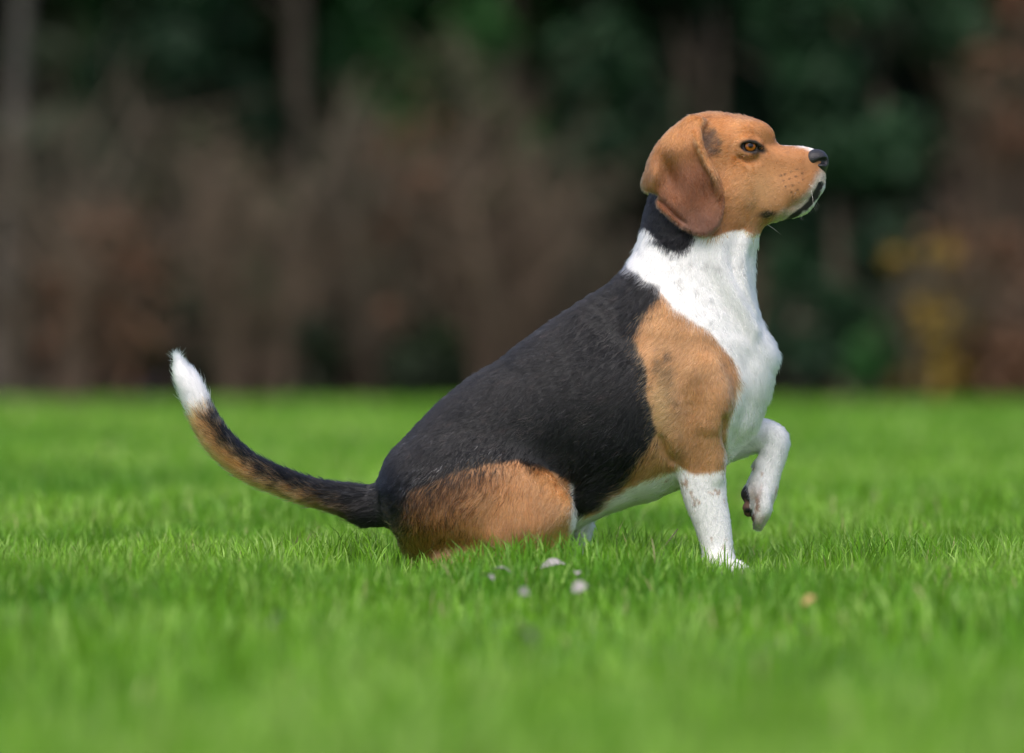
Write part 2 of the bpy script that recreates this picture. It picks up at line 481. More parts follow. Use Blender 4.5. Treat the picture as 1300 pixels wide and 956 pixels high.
def coat(u, v, w, jit=0.0):
    """coat colour at u, v, w; jit = spread (u) of single hairs over the borders between colours"""
    n = len(u)
    w0 = w
    uj = u + rng.normal(0, 1, n) * jit
    vj = v + rng.normal(0, 1, n) * jit
    n1 = vnoise(u * .05 + 9, v * .05 + 3, w * .05 + 20) - .5
    n2 = vnoise(u * .16 + 1, v * .16 + 7, w * .16 + 20) - .5
    n3 = vnoise(u * .4, v * .4, w * .4 + 40) - .5
    wob = n1 * 9 + n2 * 6
    soft = 1.5
    def mixin(c, col, d, s=soft):
        m = (1 - sstep(-s, s, d))[:, None]
        return c * (1 - m) + col * m
    c = np.tile(WHITE, (n, 1))
    c *= (1 - .05 * (n1 + .5))[:, None]
    # ticking on the white of neck and legs
    tk = vnoise(u * .13, v * .085, w * .13 + 11) + .35 * (vnoise(uj * .35, vj * .3, w * .35 + 5) - .5)
    tick = (sstep(.76, .86, tk) * (v > 600) * (u > 840))[:, None]
    c = c * (1 - tick * (1 - np.array([.60, .46, .38])))
    tk = vnoise(u * .10 + 5, v * .10, w * .10 + 31) + .3 * (vnoise(uj * .4, vj * .4, w * .4 + 5) - .5)
    tick = (sstep(.80, .90, tk) * (v > 310) * (v < 420))[:, None]
    c = c * (1 - tick * .3)
    bt = (np.exp(-(((u - 957) / 9) ** 2 + ((v - 628) / 13) ** 2)) + .9 * np.exp(-((near_line(u, v, [(968, 616), (963, 640), (957, 660)]) + n2 * 3) / 2.2) ** 2)) * (w > 10) * (u > 940)  # brown paw tint, plus a painted dark line for the shaded toe groove
    c = c * (1 - np.clip(bt * .6, 0, .6)[:, None] * (1 - np.array([.48, .33, .27])))
    tip = ((1 - sstep(-6, 5, 655 - v + n2 * 8)) * (w > 10) * (u > 945) * (u < 990) * (v < 680))[:, None]
    c = c * (1 - tip * (1 - np.array([.72, .60, .53])))
    # shoulder tan with sable hairs at its rear edge
    ts = TAN_S * (1 + .35 * n1 + .25 * n2)[:, None]
    sable = np.exp(-((u - 842 - (v - 480) * .1) / 12) ** 2) * sstep(420, 470, v) * (1 - sstep(500, 560, v))
    sb = sstep(.0, .8, sable * (.8 + 1.4 * n2 + n3))
    ts = ts * (1 - .72 * sb)[:, None]
    pale = np.exp(-(((u - 836) / 16) ** 2 + ((v - 520) / 42) ** 2))
    ts = ts + (np.array([.56, .36, .17]) - ts) * (.8 * pale)[:, None]
    inner = np.abs(w) < 22
    dsh = sd_poly(uj, vj, P_SHOULDER) + wob * .5
    dsh = np.where(inner | ((w > 0) & (u > 925)), 50, dsh)
    c = mixin(c, ts, dsh, 3)
    # thigh tan
    tt = TAN_T * (1 + .4 * n1 + .3 * n2)[:, None]
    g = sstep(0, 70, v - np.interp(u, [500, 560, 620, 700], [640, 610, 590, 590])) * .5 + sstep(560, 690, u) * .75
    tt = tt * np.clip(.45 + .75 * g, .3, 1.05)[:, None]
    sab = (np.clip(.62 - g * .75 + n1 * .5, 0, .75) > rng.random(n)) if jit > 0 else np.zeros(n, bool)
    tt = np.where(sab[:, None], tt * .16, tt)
    dth = sd_poly(uj, vj, P_THIGH) + wob * .3
    dth = np.where((w > -26) & (w < 60) & (u > 640) & (v > 600), 50, dth)
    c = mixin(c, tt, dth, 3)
    # white on the knee edge and the hind foot
    knee = (u - np.interp(v, [612, 635, 660, 690], [722, 724, 731, 740])) * -1
    c = mixin(c, WHITE, np.where((v > 612) & (v < 668) & (u > 690) & (u < 745), knee + wob * .25, 50), 2)
    # black saddle
    bl = BLACK * (1 + .5 * n2)[:, None]
    db = sd_poly(uj, vj, P_BLACK) + wob * .45
    blend = np.where((u < 640) & (v > 560), rng.normal(0, 1, n) * 10 * (jit > 0), rng.normal(0, 1, n) * (1.5 + 3.5 * (u > 780) * (v > 390)) * (jit > 0))
    db = np.where((w > -30) & (w < 30) & (v > 600) & (u > 640), 50, db)
    c = mixin(c, bl, db + blend, 3)
    # neck and head
    c = mixin(c, BLACK, sd_poly(uj, vj, P_NECK) + wob * .35, 2)
    th_ = TAN_H * (1 + .22 * n1 + .18 * n2)[:, None]
    dh = sd_poly(uj, vj, P_HEAD) + wob * .12
    # paler cheek and muzzle
    pale = np.clip(np.exp(-(((u - 965) / 30) ** 2 + ((v - 240) / 26) ** 2)), 0, 1)
    th_ = th_ + (np.array([.58, .31, .135]) - th_) * (.75 * pale)[:, None]
    deep = np.exp(-(((u - 925) / 22) ** 2 + ((v - 288) / 16) ** 2))
    th_ = th_ * (1 - .25 * deep)[:, None]
    c = mixin(c, th_, dh, 2)
    head = dh < 0
    # white blaze, white lips and chin
    top = np.interp(u, [975, 986, 1000, 1012, 1025, 1035], [172, 177, 182, 185, 189, 197]) + n2 * 4
    wz = 1 - sstep(-4, 5, vj - top)
    wz = np.maximum(wz * (u > 984) * (v > 179), (1 - sstep(1, 5, np.abs(w))) * (u > 984) * (v > 182) * (v < 215))
    lip = np.interp(u, [962, 985, 1000, 1012, 1022, 1030, 1036, 1042], [308, 278, 270, 262, 250, 235, 223, 216])
    wz = np.maximum(wz, sstep(-12, 9, vj - lip + n2 * 7) * (u > 968) * .9)
    wz = np.where(head, wz, 0)[:, None]
    lipc = (sstep(206, 216, v) * (1 - sstep(-3, 5, near_line(u, v, MOUTH) * np.sign(v - np.interp(u, [994, 1003, 1015, 1028, 1036, 1041], [283, 276, 268, 258, 246, 235])))))[:, None]
    c = c * (1 - wz) + (WHITE * .93 * (1 - lipc) + np.array([.60, .52, .45]) * lipc) * wz
    # grey-brown lower jaw edge, whisker spots
    for a, b in ((995, 222), (1003, 219), (1011, 216), (993, 230), (1001, 228), (1009, 225), (1017, 221), (996, 238), (1005, 236), (1013, 233), (990, 224), (1018, 229), (1003, 245), (1011, 242)):
        spot = np.hypot((uj - a) * .7 + (vj - b) * .3, vj - b) < 1.3
        c = np.where((spot & head)[:, None], c * .4, c)
    # ear
    de = sd_poly(uj, vj, EAR) + wob * .15
    isear = (np.abs(w0) > ear_w(u, v) - 7) & (de < 2)
    ec = EARC * (1 + .4 * n1 + .25 * n2)[:, None]
    lowmix = sstep(250, 295, v)[:, None]
    ec = ec * (1 - lowmix) + (np.array([.165, .074, .045]) * (1 + .5 * n2)[:, None]) * lowmix
    up = (1 - sstep(172, 236, v + (u - 860) * .35 + n1 * 16))[:, None]
    ec = ec * (1 - up) + TAN_H * .86 * up
    edge = (sstep(-13, -4, de) * (1 - sstep(205, 262, v)) * (u > 870))[:, None]
    ec = ec * (1 - edge) + TAN_H * .95 * edge
    back = np.exp(-(((u - 826) / 11) ** 2 + ((v - 226) / 22) ** 2))[:, None]
    ec = ec * (1 - .8 * back) + TAN_H * .85 * .8 * back
    c = np.where(isear[:, None], ec, c)
    # dark patch behind the eye, rims and lip corner
    nm = ~isear
    pd = np.exp(-((np.where(uj < 901, .55, 1) * (uj - 901 - (vj - 178) * .15) / (5 + 10 * sstep(150, 186, vj))) ** 2 + ((vj - 177) / 23) ** 2)) * nm
    m = (sstep(.1, 1.0, pd + n2 * .9 + n3 * .4) * .9)[:, None]
    c = c * (1 - m) + np.array([.028, .018, .016]) * m
    e = np.hypot((uj - EYE_U - 4) / 18, (vj - EYE_V - .5 - (uj - EYE_U) * .1) / 9.6)
    m = ((1 - sstep(.72, 1.12, e + n2 * .25)) * head * nm)[:, None]
    c = c * (1 - m) + DARK * m
    e = np.hypot((uj - 973) / 14, (vj - 273 + (uj - 973) * .08) / 5.2)
    m = ((1 - sstep(.4, 1.3, e + n2 * .5)) * head * nm * .92)[:, None]
    c = c * (1 - m) + DARK * .8 * m
    ml = near_line(u, v, MOUTH)
    wd_ = np.interp(u, [992, 1003, 1015, 1035], [.9, 1.9, 2.7, 3.0])
    m = ((1 - sstep(wd_, wd_ + 2.2, ml + n2 * 3)) * head * nm)[:, None]
    c = c * (1 - m) + np.array([.016, .012, .012]) * m
    # pads of the lifted paw
    pad = (sd_poly(u, v, [(940, 612), (950, 618), (953, 634), (953, 645), (960, 656), (958, 664), (944, 662), (936, 636)]) < 0) & (w > 10)
    padc = np.where((vnoise(u * .12, v * .12, w * .12) > .5)[:, None], np.array([.03, .022, .022]), np.array([.2, .10, .075]))
    c = np.where(pad[:, None], padc, c)
    pad = (np.hypot(u - 957, v - 591) < 4.5) & (w > 10)
    c = np.where(pad[:, None], np.array([.30, .17, .13]), c)
    # tail
    it = (u < 486) & (v < 690)
    if it.any():
        uu, vv = u[it], v[it]
        dd = np.hypot(uu[:, None] - tail_c[None, :, 0], vv[:, None] - tail_c[None, :, 1])
        k = dd.argmin(1)
        tg = np.gradient(tail_c, axis=0)[k]
        tg /= np.linalg.norm(tg, axis=1, keepdims=True)
        side = tg[:, 0] * (vv - tail_c[k, 1]) - tg[:, 1] * (uu - tail_c[k, 0])    # <0 = under side (tail runs to the left)
        s = k / len(tail_c)
        under = sstep(-2, 9, -side + rng.normal(0, 1, len(uu)) * 5.5 * (jit > 0) + n2[it] * 18 + n3[it] * 10 + (s - .42) * 16 + 4)
        under *= sstep(.08, .3, s)
        tc = BLACK * 1.3 * (1 - under[:, None]) + np.array([.46, .25, .11]) * under[:, None]
        tip = sstep(-5, 5, 527 - vv + (uu - 262) * .0 + rng.normal(0, 1, len(uu)) * 6 * (jit > 0) + (side) * -.5)[:, None]
        tc = tc * (1 - tip) + np.array([.89, .885, .875]) * tip
        f = sstep(500, 470, u[it])[:, None]
        c[it] = c[it] * (1 - f) + tc * f
    wh_ = np.clip((c.min(1) - .4) / .3, 0, 1)
    return np.clip(c * (1 + .22 * n3 * (1 - .8 * wh_))[:, None], 0, .95)

# ------------------------------------------------------------------ the dog: materials
m_skin, nt, b = new_mat('short_coat')
a = attr_node(nt, 'coat')
nz = node(nt, 'ShaderNodeTexNoise'); nz.inputs['Scale'].default_value = 900; nz.inputs['Detail'].default_value = 2
mx = node(nt, 'ShaderNodeMix', data_type='RGBA', blend_type='MULTIPLY'); mx.inputs[0].default_value = .3
nt.links.new(a.outputs['Color'], mx.inputs[6]); nt.links.new(nz.outputs['Fac'], mx.inputs[7])
nt.links.new(mx.outputs[2], b.inputs['Base Color'])
b.inputs['Roughness'].default_value = .75

m_fur, nt, b = new_mat('fur_strands')
a = attr_node(nt, 'coat')
hb = node(nt, 'ShaderNodeBsdfHairPrincipled', model='CHIANG', parametrization='COLOR')
nt.links.new(a.outputs['Color'], hb.inputs['Color'])
hb.inputs['Roughness'].default_value = .24
hb.inputs['Radial Roughness'].default_value = .55
hb.inputs['IOR'].default_value = 1.30
hb.inputs['Random Roughness'].default_value = .2
nt.links.new(hb.outputs[0], nt.nodes['Material Output'].inputs['Surface'])

def simple_mat(name, col, rough=.5, bump=0, scale=200, vary=.25, spec=.5):
    m, nt, b = new_mat(name)
    tc = node(nt, 'ShaderNodeTexCoord')
    nz = node(nt, 'ShaderNodeTexNoise'); nz.inputs['Scale'].default_value = scale; nz.inputs['Detail'].default_value = 4
    nt.links.new(tc.outputs['Object'], nz.inputs['Vector'])
    rp = node(nt, 'ShaderNodeValToRGB')
    rp.color_ramp.elements[0].position, rp.color_ramp.elements[1].position = .3, .7
    rp.color_ramp.elements[0].color = (*[c * (1 - vary) for c in col], 1)
    rp.color_ramp.elements[1].color = (*[min(1, c * (1 + vary)) for c in col], 1)
    nt.links.new(nz.outputs['Fac'], rp.inputs[0]); nt.links.new(rp.outputs[0], b.inputs['Base Color'])
    b.inputs['Roughness'].default_value = rough
    b.inputs['Specular IOR Level'].default_value = spec
    if bump:
        bp = node(nt, 'ShaderNodeBump'); bp.inputs['Strength'].default_value = bump; bp.inputs['Distance'].default_value = .001
        nt.links.new(nz.outputs['Fac'], bp.inputs['Height']); nt.links.new(bp.outputs[0], b.inputs['Normal'])
    return m

m_nose = simple_mat('nose_leather', (.020, .019, .022), .40, 1.0, 700, .35)
m_claw = simple_mat('claw_horn', (.16, .10, .075), .4, 0, 200)
m_whisker = simple_mat('whisker_hair', (.75, .73, .68), .4)

# ------------------------------------------------------------------ the dog: objects
dog = prop(empty('dog', (0, 0, 0)), 'tricolour beagle sitting in the grass with one forepaw lifted, looking right', 'dog')
body = mesh_obj('body', to_world(pos[:, 0], pos[:, 1], pos[:, 2]), faces[:, ::-1], m_skin, dog)
set_color(body.data, 'coat', coat(pos[:, 0], pos[:, 1], pos[:, 2]))

def hair_curves(name, root, dirs, nrms, length, radius, color, lift, mat, parent, npts=4, curl=.0, tip=.15):
    """strands from numpy arrays in dog units; every strand bends from its lifted root down onto the coat"""
    n = len(root)
    cv = bpy.data.hair_curves.new(name)
    cv.add_curves([npts] * n)
    P = np.zeros((n, npts, 3))
    p = root.copy()
    P[:, 0] = p
    rnd = rng.normal(0, 1, (n, 3))
    for i in range(1, npts):
        f = i / (npts - 1)
        d = dirs + nrms * (lift * (1.25 - f))[:, None] + rnd * curl * f
        d /= np.linalg.norm(d, axis=1, keepdims=True)
        p = p + d * (length / (npts - 1))[:, None]
        P[:, i] = p
    Wd = to_world(P[..., 0], P[..., 1], P[..., 2]).astype(np.float32)
    cv.position_data.foreach_set('vector', Wd.reshape(-1, 3).ravel())
    rad = (radius[:, None] * np.interp(np.arange(npts) / (npts - 1), [0, .5, 1], [1, .85, tip])[None, :]) / S
    ra = cv.attributes.new('radius', 'FLOAT', 'POINT')
    ra.data.foreach_set('value', rad.astype(np.float32).ravel())
    if color is not None:
        ca = cv.attributes.new('coat', 'FLOAT_COLOR', 'CURVE')
        cc = np.ones((n, 4), np.float32); cc[:, :3] = color
        ca.data.foreach_set('color', cc.ravel())
    cv.materials.append(mat)
    o = bpy.data.objects.new(name, cv)
    COL.objects.link(o)
    o.parent = parent
    return o

# comb directions (u, v, du, dv)
COMB = np.array([
 (1030, 200, -1, .05), (985, 228, -1, .15), (1010, 250, -.9, .5), (955, 165, -1, -.25), (985, 190, -1, -.1), (920, 155, -1, .1), (930, 190, -1, .25), (930, 250, -.9, .35), (955, 265, -.9, .35), (900, 180, -.8, .6),
 (880, 165, -.3, 1), (870, 200, .0, 1), (890, 230, .25, 1), (890, 280, .15, 1), (830, 215, -.2, 1), (850, 255, .3, 1),
 (825, 280, -.1, 1), (815, 310, -.25, 1), (850, 310, 0, 1), (900, 310, .05, 1), (945, 315, .1, 1), (850, 350, -.15, 1), (890, 380, .1, 1), (930, 380, .2, 1), (955, 400, .2, 1), (975, 440, .5, .8), (960, 480, -.1, 1), (950, 530, -.1, 1),
 (800, 350, -.7, .7), (770, 380, -.85, .5), (700, 430, -.85, .52), (600, 490, -.8, .6), (540, 540, -.62, .78), (500, 590, -.45, .9), (760, 450, -.8, .55), (690, 500, -.83, .55), (620, 540, -.8, .6), (560, 580, -.55, .8),
 (760, 540, -.7, .7), (700, 580, -.75, .65), (790, 590, -.7, .7), (740, 630, -.7, .7), (830, 620, -.9, .4), (780, 640, -.9, .3),
 (840, 420, -.5, .85), (880, 440, -.2, 1), (840, 480, -.55, .85), (880, 500, -.3, 1), (910, 500, -.05, 1), (840, 540, -.55, .8), (890, 550, -.1, 1), (860, 590, -.1, 1), (890, 610, .15, 1), (905, 670, .15, 1), (915, 715, .7, .7),
 (540, 640, -.25, .97), (600, 620, -.4, .9), (660, 610, -.5, .85), (700, 640, -.2, 1), (640, 670, -.3, .95), (570, 680, -.3, .95), (710, 680, -.1, 1), (480, 640, -1, .1),
 (970, 540, .7, .6), (995, 555, .4, .9), (980, 590, -.2, 1), (968, 630, -.15, 1), (960, 655, -.1, 1), (940, 565, .9, .2)], float)
def comb(u, v):
    d2_ = (u[:, None] - COMB[None, :, 0]) ** 2 + (v[:, None] - COMB[None, :, 1]) ** 2
    wgt = 1 / (d2_ + 60) ** 1.6
    du = (wgt * COMB[None, :, 2]).sum(1); dv = (wgt * COMB[None, :, 3]).sum(1)
    return du, dv

def fur(n):
    # area weighted roots, denser where the hair is short
    fc = pos[faces].mean(1)
    dens = np.ones(len(faces))
    dens[(fc[:, 0] > 815) & (fc[:, 1] < 305)] = 2.6
    dens[(fc[:, 0] < 480)] = 2.2
    dens[(fc[:, 1] > 600) & (fc[:, 0] > 845)] = 1.7
    dens *= np.where(fc[:, 2] > 45, .5, 1)                       # the far flank carries a thinner set
    dens[(fc[:, 2] > 0) & (fc[:, 0] > 925) & (fc[:, 1] > 500)] = 2.0
    dens[fc[:, 1] > 730] = 0
    pr = farea * dens
    f = rng.choice(len(faces), n, p=pr / pr.sum())
    s, t = rng.random(n), rng.random(n)
    q = faces[f]
    def bil(arr):
        return ((1 - s) * (1 - t))[:, None] * arr[q[:, 0]] + (s * (1 - t))[:, None] * arr[q[:, 1]] + (s * t)[:, None] * arr[q[:, 2]] + ((1 - s) * t)[:, None] * arr[q[:, 3]]
    p, nn = bil(pos), bil(nrm)
    nn /= np.linalg.norm(nn, axis=1, keepdims=True) + 1e-9
    u, v, w = p.T
    # bare skin: eye opening, mouth, pads, nose pad
    bare = (np.hypot((u - EYE_U - 1) / 15.5, (v - EYE_V) / 10) < 1) & (v < 205)
    bare |= (near_line(u, v, MOUTH) < 3.4)
    bare |= (sd_poly(u, v, [(940, 612), (950, 618), (953, 634), (953, 645), (960, 656), (958, 664), (944, 662), (936, 636)]) < 0) & (w > 10)
    bare |= (u > 1024) & (v < 216)
    k = ~bare
    p, nn, u, v, w = p[k], nn[k], u[k], v[k], w[k]
    n = len(u)
    du, dv = comb(u, v)
    # tail follows its own line
    it = u < 478
    k = np.hypot(u[it][:, None] - tail_c[None, :, 0], v[it][:, None] - tail_c[None, :, 1]).argmin(1)
    tg = np.gradient(tail_c, axis=0)[k]
    du[it], dv[it] = tg[:, 0], tg[:, 1]
    d = np.stack([du, dv, np.zeros(n)], 1)
    d /= np.linalg.norm(d, axis=1, keepdims=True) + 1e-9
    # gentle waves of the coat
    ang = (vnoise(u * .03, v * .03, w * .03 + 9) - .5) * .9 + (vnoise(u * .12, v * .12, w * .12 + 9) - .5) * .5 + rng.normal(0, .16, n)
    ca, sa = np.cos(ang), np.sin(ang)
    d = np.stack([d[:, 0] * ca - d[:, 1] * sa, d[:, 0] * sa + d[:, 1] * ca, rng.normal(0, .08, n)], 1)
    d -= nn * (d * nn).sum(1, keepdims=True)
    d /= np.linalg.norm(d, axis=1, keepdims=True) + 1e-9
    L = np.full(n, 9.5)
    headm = (u > 815) & (v < 300)
    L = np.where(headm, 6.8, L)
    L = np.where(headm & (u > 960), 4.2, L)
    L = np.where((u > 790) & (v >= 300) & (v < 420), 11.5, L)
    L = np.where((u > 930) & (v > 400) & (v < 500), 15, L)
    L = np.where((u < 720) & (v > 590) & (u > 490), 12.5, L)
    L = np.where((v > 590) & (u > 845), 6.5, L)
    L = np.where((v > 560) & (u > 740) & (u < 845), 13, L)
    L = np.where(u < 478, 17, L)
    L = np.where((u < 275) & (v < 530), 19, L)
    L *= rng.uniform(.7, 1.2, n)
    lift = np.full(n, .17)
    lift = np.where((u < 478), np.where((u < 275) & (v < 530), .24, .27), lift)
    lift = np.where((u > 790) & (v >= 300) & (v < 500), .22, lift)
    lift = lift * rng.uniform(.5, 1.5, n)
    rad = np.where(headm, .27, .30) * rng.uniform(.8, 1.25, n)
    col = coat(u, v, w, 2.2)
    wh_ = np.clip((col.min(1) - .4) / .3, 0, 1)
    col *= (1 + rng.uniform(-.34, .22, n) * (1 - .75 * wh_))[:, None]
    # strand streaks: noise averaged along the lie of the coat
    st = np.zeros(n)
    for q_ in range(-3, 4):
        pp = p + d * (q_ * 3.2)
        st += vnoise(pp[:, 0] * .42, pp[:, 1] * .42, pp[:, 2] * .42 + 60)
    st = np.clip((st / 7 - .5) * 3.2, -1, 1)
    col *= (1 + .42 * st * (1 - .72 * wh_))[:, None]
    lift *= 1 + .55 * st
    lift *= np.where(rng.random(n) < .07, 2.4, 1)
    grey = (rng.random(n) < .05) & (col.max(1) < .06)  # scattered paler hairs on the black, coloured to read as flecks of sheen
    col[grey] = col[grey] * 5 + .012
    o = hair_curves('fur', p - nn * .5, d, nn, L, rad, np.clip(col, 0.002, .96), lift, m_fur, body, 4, .10)
    o['kind'] = 'stuff'
    return o
fur(420000)

# eyes
m_eye, nt, b = new_mat('eyeball_surface')
tc = node(nt, 'ShaderNodeTexCoord')
sp = node(nt, 'ShaderNodeSeparateXYZ')
nt.links.new(tc.outputs['Object'], sp.inputs[0])
cv = node(nt, 'ShaderNodeCombineXYZ')
nt.links.new(sp.outputs[0], cv.inputs[0]); nt.links.new(sp.outputs[1], cv.inputs[1])
ln = node(nt, 'ShaderNodeVectorMath', operation='LENGTH')
nt.links.new(cv.outputs[0], ln.inputs[0])
mr = node(nt, 'ShaderNodeMapRange'); mr.inputs['From Max'].default_value = 12 / S
nt.links.new(ln.outputs['Value'], mr.inputs['Value'])
rp = node(nt, 'ShaderNodeValToRGB')
els = rp.color_ramp.elements
els[0].position, els[0].color = 0, (.002, .002, .002, 1)
els[1].position, els[1].color = 1, (.30, .26, .25, 1)
for p_, c_ in ((.24, (.002, .002, .002, 1)), (.29, (.20, .055, .006, 1)), (.44, (.42, .13, .012, 1)), (.54, (.22, .055, .006, 1)), (.60, (.012, .006, .004, 1)), (.66, (.02, .012, .012, 1)), (.74, (.14, .12, .13, 1))):
    e = els.new(p_); e.color = c_
wv = node(nt, 'ShaderNodeTexNoise'); wv.inputs['Scale'].default_value = 900
nt.links.new(tc.outputs['Object'], wv.inputs['Vector'])
mx = node(nt, 'ShaderNodeMix', data_type='RGBA', blend_type='MULTIPLY'); mx.inputs[0].default_value = .35
nt.links.new(mr.outputs[0], rp.inputs[0]); nt.links.new(rp.outputs[0], mx.inputs[6]); nt.links.new(wv.outputs['Fac'], mx.inputs[7])
nt.links.new(mx.outputs[2], b.inputs['Base Color'])
b.inputs['Roughness'].default_value = .08
b.inputs['Specular IOR Level'].default_value = .3
b.inputs['Coat Weight'].default_value = .5
b.inputs['Coat Roughness'].default_value = .02

def uv_sphere(r, nu=32, nv=20, sq=(1, 1, 1)):
    vs, fs = [], []
    for j in range(nv + 1):
        t = math.pi * j / nv
        for i in range(nu):
            p = 2 * math.pi * i / nu
            vs.append((r * math.sin(t) * math.cos(p) * sq[0], r * math.sin(t) * math.sin(p) * sq[1], r * math.cos(t) * sq[2]))
    for j in range(nv):
        for i in range(nu):
            fs.append((j * nu + i, (j + 1) * nu + i, (j + 1) * nu + (i + 1) % nu, j * nu + (i + 1) % nu))
    return np.array(vs), np.array(fs)

vs, fs = uv_sphere(12.0 / S)
for sgn in (-1, 1):
    e = mesh_obj('eye', vs, fs, m_eye, dog)
    w0 = sgn * (abs(ew) - 10.0)
    e.location = to_world(np.array(EYE_U), np.array(EYE_V), np.array(w0))
    gaze = Vector((.16, sgn * 1.0, .10)).normalized()
    e.rotation_euler = gaze.to_track_quat('Z', 'Y').to_euler()

# nose leather
N = Field(np.arange(1008, 1062, .9), np.arange(178, 232, .9), np.arange(-30, 30.5, .9))
N.add([(1031, 200, 10.5, 0, 2.05), (1039, 201.5, 11.5, 0, 1.75), (1043, 207, 9, 0, 1.5)], 6)
for sgn in (-1, 1):
    N.add([(1030, 204, 8.5, sgn * 13.5, .95), (1039, 207, 8, sgn * 11, .9)], 5)
N.add([(1041, 212, 8, 0, 1.7), (1043, 218, 6, 0, 1.5), (1044, 224, 4, 0, 1.2)], 5)
for sgn in (-1, 1):
    N.cut([(1047, 205, 4.2, sgn * 13, 1.0), (1042, 205.5, 3.8, sgn * 18, 1.4), (1036, 208, 2.6, sgn * 22, 1.8), (1030, 211, 1.2, sgn * 25, 1.8)], 2.5)
N.cut([(1054, 196, 1.2, 0, .8), (1052, 212, 1.4, 0, .8), (1047, 220, 1.2, 0, .8)], 2)
p_, f_ = N.mesh()
p_ = relax(p_.astype(np.float64), f_, 6)
mesh_obj('nose', to_world(p_[:, 0], p_[:, 1], p_[:, 2]), f_[:, ::-1], m_nose, dog)

# claws of the lifted paw and of the standing foot
def claw(u, v, w, du, dv, L=9, r=2.4):
    n, m = 8, 5
    vs, fs = [], []
    for j in range(m):
        t = j / (m - 1)
        rr = r * (1 - t) ** .7 + .1
        cu, cv_ = u + du * L * t - dv * L * .25 * t * t, v + dv * L * t + du * L * .25 * t * t
        for i in range(n):
            a = 2 * math.pi * i / n
            vs.append((cu - dv * rr * math.cos(a), cv_ + du * rr * math.cos(a), w + rr * .8 * math.sin(a)))
    for j in range(m - 1):
        for i in range(n):
            fs.append((j * n + i, j * n + (i + 1) % n, (j + 1) * n + (i + 1) % n, (j + 1) * n + i))
    vs = np.array(vs)
    mesh_obj('claw', to_world(vs[:, 0], vs[:, 1], vs[:, 2]), np.array(fs), m_claw, dog)
for a, e in ((-16, 0), (-6, 5), (5, 5), (15, 0)):
    claw(961, 660 + e, 40 + a, -.15, 1)
for a, b_ in ((-19, 0), (-7, 8), (7, 8), (18, 0)):
    claw(941 + b_, 722, -52 + a, .85, .5)

# whiskers
wr, wd, wl = [], [], []
for i in range(9):
    sgn = -1 if i % 2 else 1
    u, v = random.uniform(1008, 1034), random.uniform(224, 250)
    wr.append((u, v, sgn * 24)); wd.append((random.uniform(-.1, .7), random.uniform(.2, .9), sgn * random.uniform(.3, .9))); wl.append(random.uniform(12, 30))
for i in range(14):
    u = random.uniform(1012, 1036)
    wr.append((u, 258 - (u - 1024) * .8, random.uniform(-8, 8))); wd.append((random.uniform(.1, .8), random.uniform(.5, 1), random.uniform(-.5, .5))); wl.append(random.uniform(9, 20))
for i in range(3):
    wr.append((972 + i, 284, -6 + 5 * i)); wd.append((.75, .5, -.2)); wl.append(13 + 5 * i)
wd = np.array(wd); wd /= np.linalg.norm(wd, axis=1, keepdims=True)
nw_ = len(wr)
o = hair_curves('whiskers', np.array(wr, float), wd, np.tile([0, .35, 0.], (nw_, 1)), np.array(wl), np.full(nw_, .11), None, np.full(nw_, .3), m_whisker, body, 6, .1, .2)
o['kind'] = 'stuff'

#SETTING#
# ------------------------------------------------------------------ ground and grass
def lin_mix_mat(name, c1, c2, scale, rough=.9):
    m, nt, b = new_mat(name)
    tc = node(nt, 'ShaderNodeTexCoord')
    nz = node(nt, 'ShaderNodeTexNoise'); nz.inputs['Scale'].default_value = scale; nz.inputs['Detail'].default_value = 6
    nt.links.new(tc.outputs['Object'], nz.inputs['Vector'])
    rp = node(nt, 'ShaderNodeValToRGB')
    rp.color_ramp.elements[0].position, rp.color_ramp.elements[1].position = .35, .65
    rp.color_ramp.elements[0].color, rp.color_ramp.elements[1].color = (*c1, 1), (*c2, 1)
    nt.links.new(nz.outputs['Fac'], rp.inputs[0]); nt.links.new(rp.outputs[0], b.inputs['Base Color'])
    b.inputs['Roughness'].default_value = rough
    b.inputs['Specular IOR Level'].default_value = .2
    return m

EDGE_Y = 30.5
def sheet(name, x0, x1, y0, y1, z, nx, ny, amp, mat):
    xs, ys = np.meshgrid(np.linspace(x0, x1, nx), np.linspace(y0, y1, ny))
    zz = z + amp * (vnoise(xs * .9 + 50, ys * .9 + 50, xs * 0) - .5)
    i = np.arange((nx - 1) * (ny - 1)); r_, c_ = i // (nx - 1), i % (nx - 1)
    k = r_ * nx + c_
    return mesh_obj(name, np.stack([xs, ys, zz], -1).reshape(-1, 3), np.stack([k, k + 1, k + nx + 1, k + nx], 1), mat)
m_soil = lin_mix_mat('turf_soil', (.05, .12, .012), (.08, .19, .02), 9)
m_litter = lin_mix_mat('leaf_litter_brown', (.030, .019, .012), (.075, .045, .028), 3)
prop(sheet('ground', -120, 120, -30, 200, -.006, 120, 120, 0, m_litter), kind='structure')
prop(sheet('lawn', -40, 40, -12, EDGE_Y + .6, 0, 90, 90, .004, m_soil), kind='structure')

